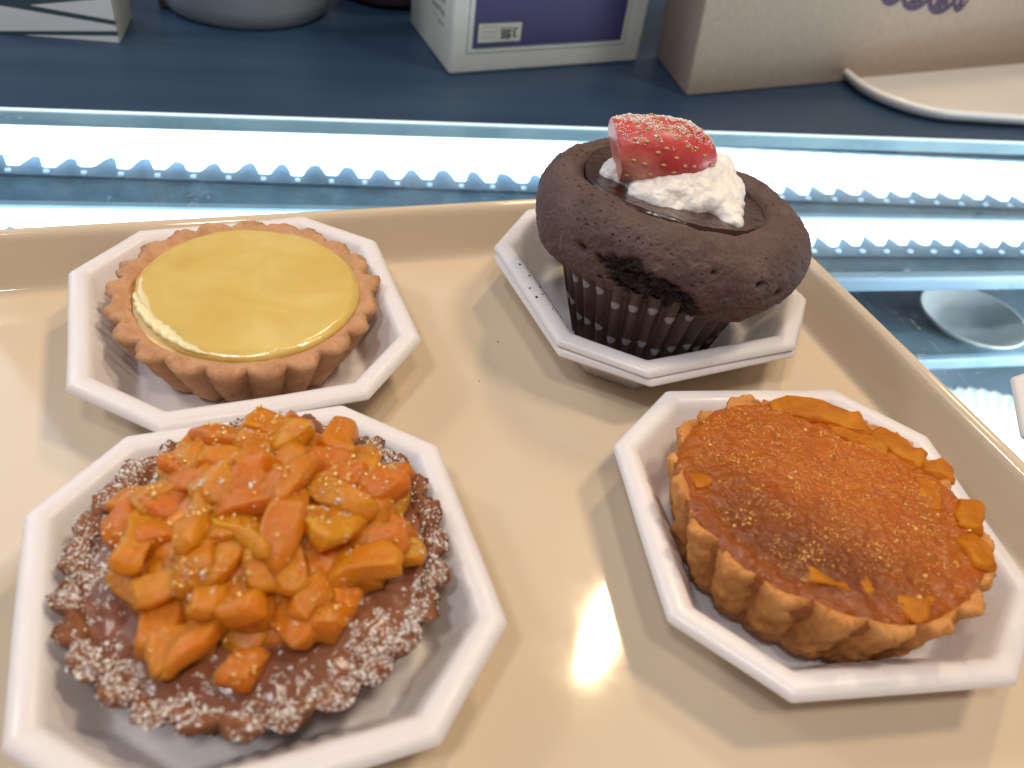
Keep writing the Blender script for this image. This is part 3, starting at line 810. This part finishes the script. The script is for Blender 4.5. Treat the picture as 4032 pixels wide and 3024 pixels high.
def led_bar(label, az, n0, n1, ntooth, z, pitch, x0, x1, mode):
    o = thing('led_light_bar', label, 'led light', (0, 0, z), (0, 0, az), 'led light bars under the glass')
    mb = MB(); pts = []
    # far edge softly scalloped, near edge toothed: each diode's glow put into the shape
    n = int((x1 - x0) / pitch)
    top = []; bot = []
    lr = random.Random(int(n * 7))
    n0_, nt_ = n0, ntooth
    for i in range(n):
        xa = x0 + i * pitch + lr.uniform(-.04, .04) * pitch
        n0 = n0_ + lr.uniform(-.0022, .0018); ntooth = nt_ + lr.uniform(-.0012, .0018)
        bot += [(xa, n0 + .0056), (xa + pitch * .12, n0 + .0040), (xa + pitch * .24, n0 - .0020), (xa + pitch * .31, ntooth + .0006), (xa + pitch * .35, ntooth), (xa + pitch * .62, ntooth), (xa + pitch * .66, ntooth + .0006), (xa + pitch * .73, n0 - .0020), (xa + pitch * .85, n0 + .0040)]
        for k in range(4): top.append((xa + pitch * k / 4, n1 + (.0014 if mode else .0004) * abs(math.sin(PI * k / 4))))
    mb.prism(bot + [(x1, n0)] + [(x1, n1)] + top[::-1], 0, .005)
    mb.build('diffuser', LED, o)
    mb = MB()
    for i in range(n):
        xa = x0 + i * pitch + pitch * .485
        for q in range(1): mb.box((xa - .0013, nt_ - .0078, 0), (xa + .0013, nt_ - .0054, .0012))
    mb.build('led_reflection_dots', LED_REFLECTION, o)  # glowing dots put in as the LED reflections below the teeth
    mb = MB(); mb.box((x0, ntooth - .0100, -.0018), (x1, n1 + .0016, -.0003)); mb.build('added_glow_catcher', GLOW_CATCHER, o)  # strip added around the bar so its light shows as a glow
    mb = MB(); mb.box((x0, n1 + .0018, -.001), (x1, n1 + .0060, .006)); mb.build('housing', LIP, o)
    return o
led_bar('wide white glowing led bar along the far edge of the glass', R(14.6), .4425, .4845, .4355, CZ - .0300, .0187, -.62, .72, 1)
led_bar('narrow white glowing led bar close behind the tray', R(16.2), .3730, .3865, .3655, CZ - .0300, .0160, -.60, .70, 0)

# dishes standing on the shelves inside the case
def plate(label, loc, r, seed, scal=0):
    rings = []
    for rr, z in ((.0, .0), (.55 * r, 0), (.7 * r, .002), (.97 * r, .0085), (r, .0095), (.99 * r, .0105), (.95 * r, .0100), (.68 * r, .0036), (.50 * r, .002)):
        rings.append(np.array([(max(rr, 1e-5) * (1 + (.03 * math.cos(scal * a) if scal and rr > .9 * r else 0)) * math.cos(a), max(rr, 1e-5) * (1 + (.03 * math.cos(scal * a) if scal and rr > .9 * r else 0)) * math.sin(a), z) for a in np.linspace(0, 2 * PI, 160, endpoint=False)]))
    V, F = rings_mesh(rings, True, False)
    return tag(mesh_obj('plate', V, F, PLATE, loc=loc), label, 'plate', 'plates inside the case')
plate('round dull white plate inside the case, seen through the glass right of the tray', (.2960, .4660, CZ - .0925), .0350, 1)
plate('scalloped white plate lower in the case, seen at the right edge', (.3330, .4080, CZ - .1530), .0600, 2, 40)

# ------------------------------------------------------------------ dark counter beyond the glass
mb = MB(); mb.box((-1.2, FARN, -.0030), (1.3, 1.9, 0)); ctr = mb.build('counter', COUNTER, loc=(0, 0, CZ), rot=(0, 0, A_CASE)); ctr['kind'] = 'structure'

def skew_box(o, ex, ey, h, name, mat, parent, bev=.0012, lean=(0, 0)):
    ex = Vector((*ex, 0)); ey = Vector((*ey, 0)); up = Vector((lean[0], lean[1], h))
    V = [Vector((0, 0, 0)), ex, ex + ey, ey]; V += [v + up for v in V]
    b = mesh_obj(name, V, [(0,3,2,1),(4,5,6,7),(0,1,5,4),(1,2,6,5),(2,3,7,6),(3,0,4,7)], mat, parent, False)
    bevel(b, bev); return b
# --- white box with the indigo panel
wb = thing('carton', 'white carton with indigo panel and small upside down sticker on the dark counter', 'box', (-.0720, .5190, CZ))
skew_box(None, (.1244, .0815), (-.0427, .0854), .19, 'body', CARD, wb, .0022)
# front-face frame: x along the front, z up, y out of the face
fx = Vector((.1244, .0815, 0)).normalized(); fy = Vector((fx.y, -fx.x, 0))
FM = Matrix((fx, fy, Vector((0, 0, 1)))).transposed().to_4x4()
def face_part(name, boxes, mat, parent, M):
    mb = MB()
    for b in boxes: mb.box(*b, M=M)
    return mb.build(name, mat, parent)
face_part('panel', [((.0152, -.0005, .0165), (.1300, .0006, .185))], PURPLE, wb, FM)
face_part('panel_line', [((.0112, -.0005, .0134), (.1336, .0004, .0139)), ((.0112, -.0005, .01395), (.0117, .0004, .185)), ((.1331, -.0005, .01395), (.1336, .0004, .185))], INKL, wb, FM)
stk = face_part('sticker', [((.0183, .0, .0200), (.0492, .0009, .0316))], STICK, wb, FM)
def text(name, body, size, M, parent, mat, bold=0.0):
    cu = bpy.data.curves.new(name, 'FONT'); cu.body = body; cu.size = size; cu.align_x = 'CENTER'; cu.align_y = 'CENTER'; cu.extrude = .00005; cu.offset = bold
    cu.materials.append(mat); 
    t_ = bpy.data.objects.new(name + '_curve', cu); COL.objects.link(t_); bpy.context.view_layer.update()
    me = bpy.data.meshes.new_from_object(t_.evaluated_get(bpy.context.evaluated_depsgraph_get()))
    bpy.data.objects.remove(t_); o = bpy.data.objects.new(name, me); COL.objects.link(o); o.parent = parent; o.matrix_local = M
    me.materials.clear(); me.materials.append(mat); return o
# the carton stands on its head, so the sticker reads 3無 turned by 180 degrees
X = Matrix.Translation((.0403, .00105, .0258)) @ Matrix(((-1, 0, 0, 0), (0, 0, 1, 0), (0, -1, 0, 0), (0, 0, 0, 1)))
text('lettering', '3\u7121', .0088, FM @ X, stk, INK, .00008)
rowsb = []
for r_ in range(3):
    for q in range(5):
        x = .0208 + q * .0024; z = .0222 + r_ * .0033
        rowsb += [((x, .0009, z), (x + .0004, .00102, z + .0017)), ((x + .0007, .0009, z + .0003), (x + .0011, .00102, z + .0014)), ((x, .0009, z + .0019), (x + .0011, .00102, z + .0022))][: 3 if (q + r_) % 2 else 2]
face_part('small_print', rowsb, INKL, stk, FM)
sx = Vector((-.0427, .0854, 0)).normalized(); sy = Vector((-sx.y, sx.x, 0)); SM = Matrix((sx, sy, Vector((0, 0, 1)))).transposed().to_4x4()
b_ = []
rr_ = random.Random(5)
for z0, x0, x1, w in ((.0240, .0170, .0260, .0036), (.0310, .0160, .0420, .0040), (.0262, .0300, .0420, .0022), (.0385, .0160, .0500, .0040)):
    x = x0
    while x < x1:
        L = rr_.uniform(.0010, .0022)
        b_.append(((x, -.0005, z0 + rr_.uniform(0, .001)), (x + L, .0004, z0 + w * rr_.uniform(.5, 1)))); x += L + rr_.uniform(.0004, .0012)
face_part('side_print', b_, INKL, wb, SM)
# --- kraft box with lace emblem
kb = thing('kraft_box', 'tall plain kraft box with dark purple lace emblem on its front', 'box', (.0854, .5478, CZ))
skew_box(None, (.3600, .2293), (-.0190, .0680), .20, 'body', KRAFT, kb, .0018, (-.012, .0))
kx = Vector((.3037, .1934, 0)).normalized(); ky = Vector((kx.y, -kx.x, 0)); KM = Matrix((kx, ky, Vector((-.06, 0, 1)))).transposed().to_4x4()
def lobe(cx, cz, w, h, holes):
    """one scallop of the lace emblem: a half round outline with triangular cut-outs, as solid strips"""
    out = MB(); n = 20
    def pt(t, k): return (cx + w * k * math.cos(t), cz + h * k * math.sin(t))
    for i in range(n):
        t0, t1 = PI + PI * i / n, PI + PI * (i + 1) / n
        P = [pt(t0, 1), pt(t1, 1), pt(t1, .72), pt(t0, .72)]
        out.add([(x, y_, z) for y_ in (-.0005, .0005) for x, z in P], [(0,1,2,3),(4,7,6,5),(0,4,5,1),(1,5,6,2),(2,6,7,3),(3,7,4,0)])
    for a in holes:
        P = [(cx + math.cos(a - .13) * w * .75, cz + math.sin(a - .13) * h * .75), (cx + math.cos(a + .13) * w * .75, cz + math.sin(a + .13) * h * .75), (cx + .25 * w, cz + h * .4), (cx - .25 * w, cz + h * .4)]
        out.add([(x, y_, z) for y_ in (-.0005, .0007) for x, z in P], [(0,1,2,3),(4,7,6,5),(0,4,5,1),(1,5,6,2),(2,6,7,3),(3,7,4,0)])
    return out
em = MB()
for cx, cz, w, h, hl in ((.1675, .0645, .0125, .0110, (4.2, 4.7, 5.2)), (.1935, .0625, .0165, .0130, (4.25, 4.71, 5.2)), (.2225, .0600, .0165, .0140, (4.2, 4.7, 5.25)), (.2440, .0585, .0085, .0115, (4.4, 5.0))):
    L_ = lobe(cx, cz, w, h, hl); em.add([tuple(KM @ Vector(v)) for v in L_.V], L_.F)
    b2 = MB(); b2.box((cx - w, -.0005, cz - .0005), (cx + w, .0006, cz + .030), M=KM); em.add(b2.V, b2.F)
em.build('emblem', LACE, kb)

# --- slate and white striped box
sb = thing('striped_box', 'slate and white striped box cut off at the top left', 'box', (-.2719, .4875, CZ))
skew_box(None, (-.1346, -.0288), (-.0135, .0440), .17, 'body', CARDP, sb, .001)
gx = Vector((-.0673, -.0144, 0)).normalized(); gy = Vector((-gx.y, gx.x, 0)); gy = gy if gy.y < 0 else -gy
GM = Matrix((gx, gy, Vector((0, 0, 1)))).transposed().to_4x4()
mb = MB(); mb.box((.0008, -.0005, .0002), (.137, .0005, .169), M=GM); mb.build('front_print', SLATE, sb)
def tri(mb, P, M, y0=.0002, y1=.0009):
    n = len(P); V = [M @ Vector((x, y0, z)) for x, z in P] + [M @ Vector((x, y1, z)) for x, z in P]
    mb.add(V, [tuple(range(n))[::-1], tuple(range(n, 2 * n))] + [(i, (i + 1) % n, n + (i + 1) % n, n + i) for i in range(n)])
mb = MB()
tri(mb, [(.0009, .0135), (.0470, .0183), (.0009, .0262)], GM)
tri(mb, [(.0009, .0073), (.0009, .0104), (.0640, .0164), (.137, .0230), (.137, -.0001 + .0012), (.0684, .0018)], GM)
tri(mb, [(.0009, .0004), (.0009, .0042), (.0540, .0004)], GM)
tri(mb, [(.0009, .034), (.06, .0290), (.137, .0300), (.137, .05), (.0009, .055)], GM)
mb.build('white_stripes', STRIPEW, sb)

# --- round grey jar, pink pot and brown block, all deep in the blur
def lathe(name, mat, parent, prof, n=72, **k):
    V, F = rings_mesh([np.array([(max(r, 1e-5) * math.cos(a), max(r, 1e-5) * math.sin(a), z) for a in np.linspace(0, 2 * PI, n, endpoint=False)]) for r, z in prof], True, True)
    return mesh_obj(name, V, F, mat, parent, **k)
jar = lathe('round_canister', JARM, None, [(.052, 0), (.0555, .003), (.0570, .012), (.0570, .150), (.055, .154), (.0, .155)], loc=(-.2290, .5905, CZ), auto=40)
tag(jar, 'blurred round grey canister between the striped box and the white carton', 'canister')
pk = lathe('round_pot', PINKM, None, [(.030, 0), (.040, .006), (.045, .020), (.044, .060), (.040, .064), (0, .065)], loc=(-.1420, .6600, CZ), auto=40)
tag(pk, 'blurred dull pink pot behind the white carton', 'pot')
mb = MB(); mb.box((-.022, -.02, 0), (.022, .02, .12)); bb = mb.build('brown_carton', BROWNM, loc=(-.262, .580, CZ), rot=(0, 0, R(14))); bevel(bb, .002)
tag(bb, 'dull brown carton half hidden behind the striped box', 'box')

# --- white tray at the top right
prof2 = [(.010, 0), (.004, .002), (-.0004, .0075), (-.0002, .0092), (.0010, .0102), (.0030, .0104), (.0046, .0096), (.0060, .0075), (.0100, .0034), (.0160, .0024)]
rings = [np.array([(x, y, z) for x, y in rrect(d, .26 - d, d, .20 - d, .055 - d * .9)]) for d, z in prof2]
V, F = rings_mesh(rings, True, True)
wt = mesh_obj('white_tray', V, F, WTRAY, loc=(.2225, .5600, CZ), rot=(0, 0, R(14)))
tag(wt, 'white tray with rounded corner and raised rim beside the kraft box', 'tray')

bpy.context.view_layer.update()
dc = [o for o in bpy.data.objects if o.name.startswith('foam_dish') and 'upper of two' in o['label']]
bvd = scene_bvh(dc); cr_ = random.Random(3); k = 0
while k < 12:
    a = R(cr_.uniform(165, 235)); q = Vector((DC[0] + .0505 * math.cos(a) * cr_.uniform(.96, 1.07), DC[1] + .0505 * math.sin(a) * cr_.uniform(.96, 1.07), .05))
    h = bvd.ray_cast(q, Vector((0, 0, -1)))
    if h[0] is None: continue
    crumb_thing(h[0].x, h[0].y, h[0].z + .0001, cr_.uniform(.0002, .00045), 'tiny dark chocolate crumb on the left rim of the cupcake dish'); k += 1

for k in range(7):
    x, y = cr_.uniform(-.16, .10), cr_.uniform(.13, .26)
    if any(math.hypot(x - d[0], y - d[1]) < .062 for d in (DA, DB, DC, DD)): continue
    crumb_thing(x, y, FLOOR + .0001, cr_.uniform(.00018, .0003), 'tiny dark speck of crumb lying on the open cream tray')

# ------------------------------------------------------------------ light
W = bpy.data.worlds.new('World'); SC.world = W; W.use_nodes = True
bg = W.node_tree.nodes['Background']; bg.inputs['Color'].default_value = (0.57, 0.54, 0.55, 1); bg.inputs['Strength'].default_value = 0.27
def area(name, loc, target, size, power, col, sy=None, shape='ELLIPSE'):
    la = bpy.data.lights.new(name, 'AREA'); la.shape = shape; la.size = size; la.size_y = sy or size; la.energy = power; la.color = col
    o = bpy.data.objects.new(name, la); COL.objects.link(o); o.location = loc
    o.rotation_euler = (Vector(target) - Vector(loc)).to_track_quat('-Z', 'Y').to_euler()
    return o
area('warm_pendant', (.231, .827, 1.056), (.03, .15, 0), .06, 3.6, (1.0, .74, .42), .19)
area('warm_downlight', (.50, .32, 1.12), (.03, .2, 0), .18, 5.2, (1.0, .80, .57))
area('fill_lamp', (-.85, .28, .80), (0, .35, 0), .16, 1.6, (1.0, .90, .78))  # unseen lamp added as warm fill on the left faces
area('fill_lamp', (-.30, -.40, 1.15), (0, .2, 0), .14, 3.8, (.95, .95, 1.0))  # unseen neutral fill added behind the camera, clear of the tray's reflection
area('fill_lamp', (.12, -.34, 1.25), (0, .2, 0), .14, 3.4, (1.0, .88, .72))  # unseen warm fill, likewise added behind the camera
area('case_fill', (.55, .33, -.07), (.33, .46, -.16), .25, 2.6, (.88, .95, 1.0), .10, 'RECTANGLE')  # unseen light added to brighten the inside of the case
area('cool_window', (-1.25, .75, .75), (0, .25, 0), .9, 7.0, (.74, .85, 1.0), 1.1, 'RECTANGLE')

# ------------------------------------------------------------------ camera
cam = bpy.data.cameras.new('camera'); co = bpy.data.objects.new('camera', cam); COL.objects.link(co)
PITCH, ROLL, HC = R(41.2307), R(9.0739), 0.17448
cpp, spp = math.cos(PITCH), math.sin(PITCH); cr, sr = math.cos(ROLL), math.sin(ROLL)
fw = Vector((0, cpp, -spp)); r0 = Vector((1, 0, 0)); u0 = Vector((0, spp, cpp))
rr = r0 * cr + u0 * sr; uu = u0 * cr - r0 * sr
co.matrix_world = Matrix(((rr.x, uu.x, -fw.x, 0), (rr.y, uu.y, -fw.y, 0), (rr.z, uu.z, -fw.z, HC), (0, 0, 0, 1)))
cam.sensor_fit = 'HORIZONTAL'; cam.sensor_width = 36; cam.lens = 36 * 3177.4 / 4032
cam.clip_start = .005; cam.clip_end = 50
cam.dof.use_dof = True; cam.dof.focus_distance = .282; cam.dof.aperture_fstop = 11.0
SC.camera = co
SC.view_settings.view_transform = 'Standard'; SC.view_settings.look = 'None'; SC.view_settings.exposure = 0.08; SC.view_settings.gamma = 1
SC.view_settings.use_curve_mapping = False
SC.render.engine = 'CYCLES'
SC.cycles.use_denoising = True
SC.cycles.max_bounces = 8; SC.cycles.transparent_max_bounces = 12
SC.cycles.sample_clamp_indirect = 4
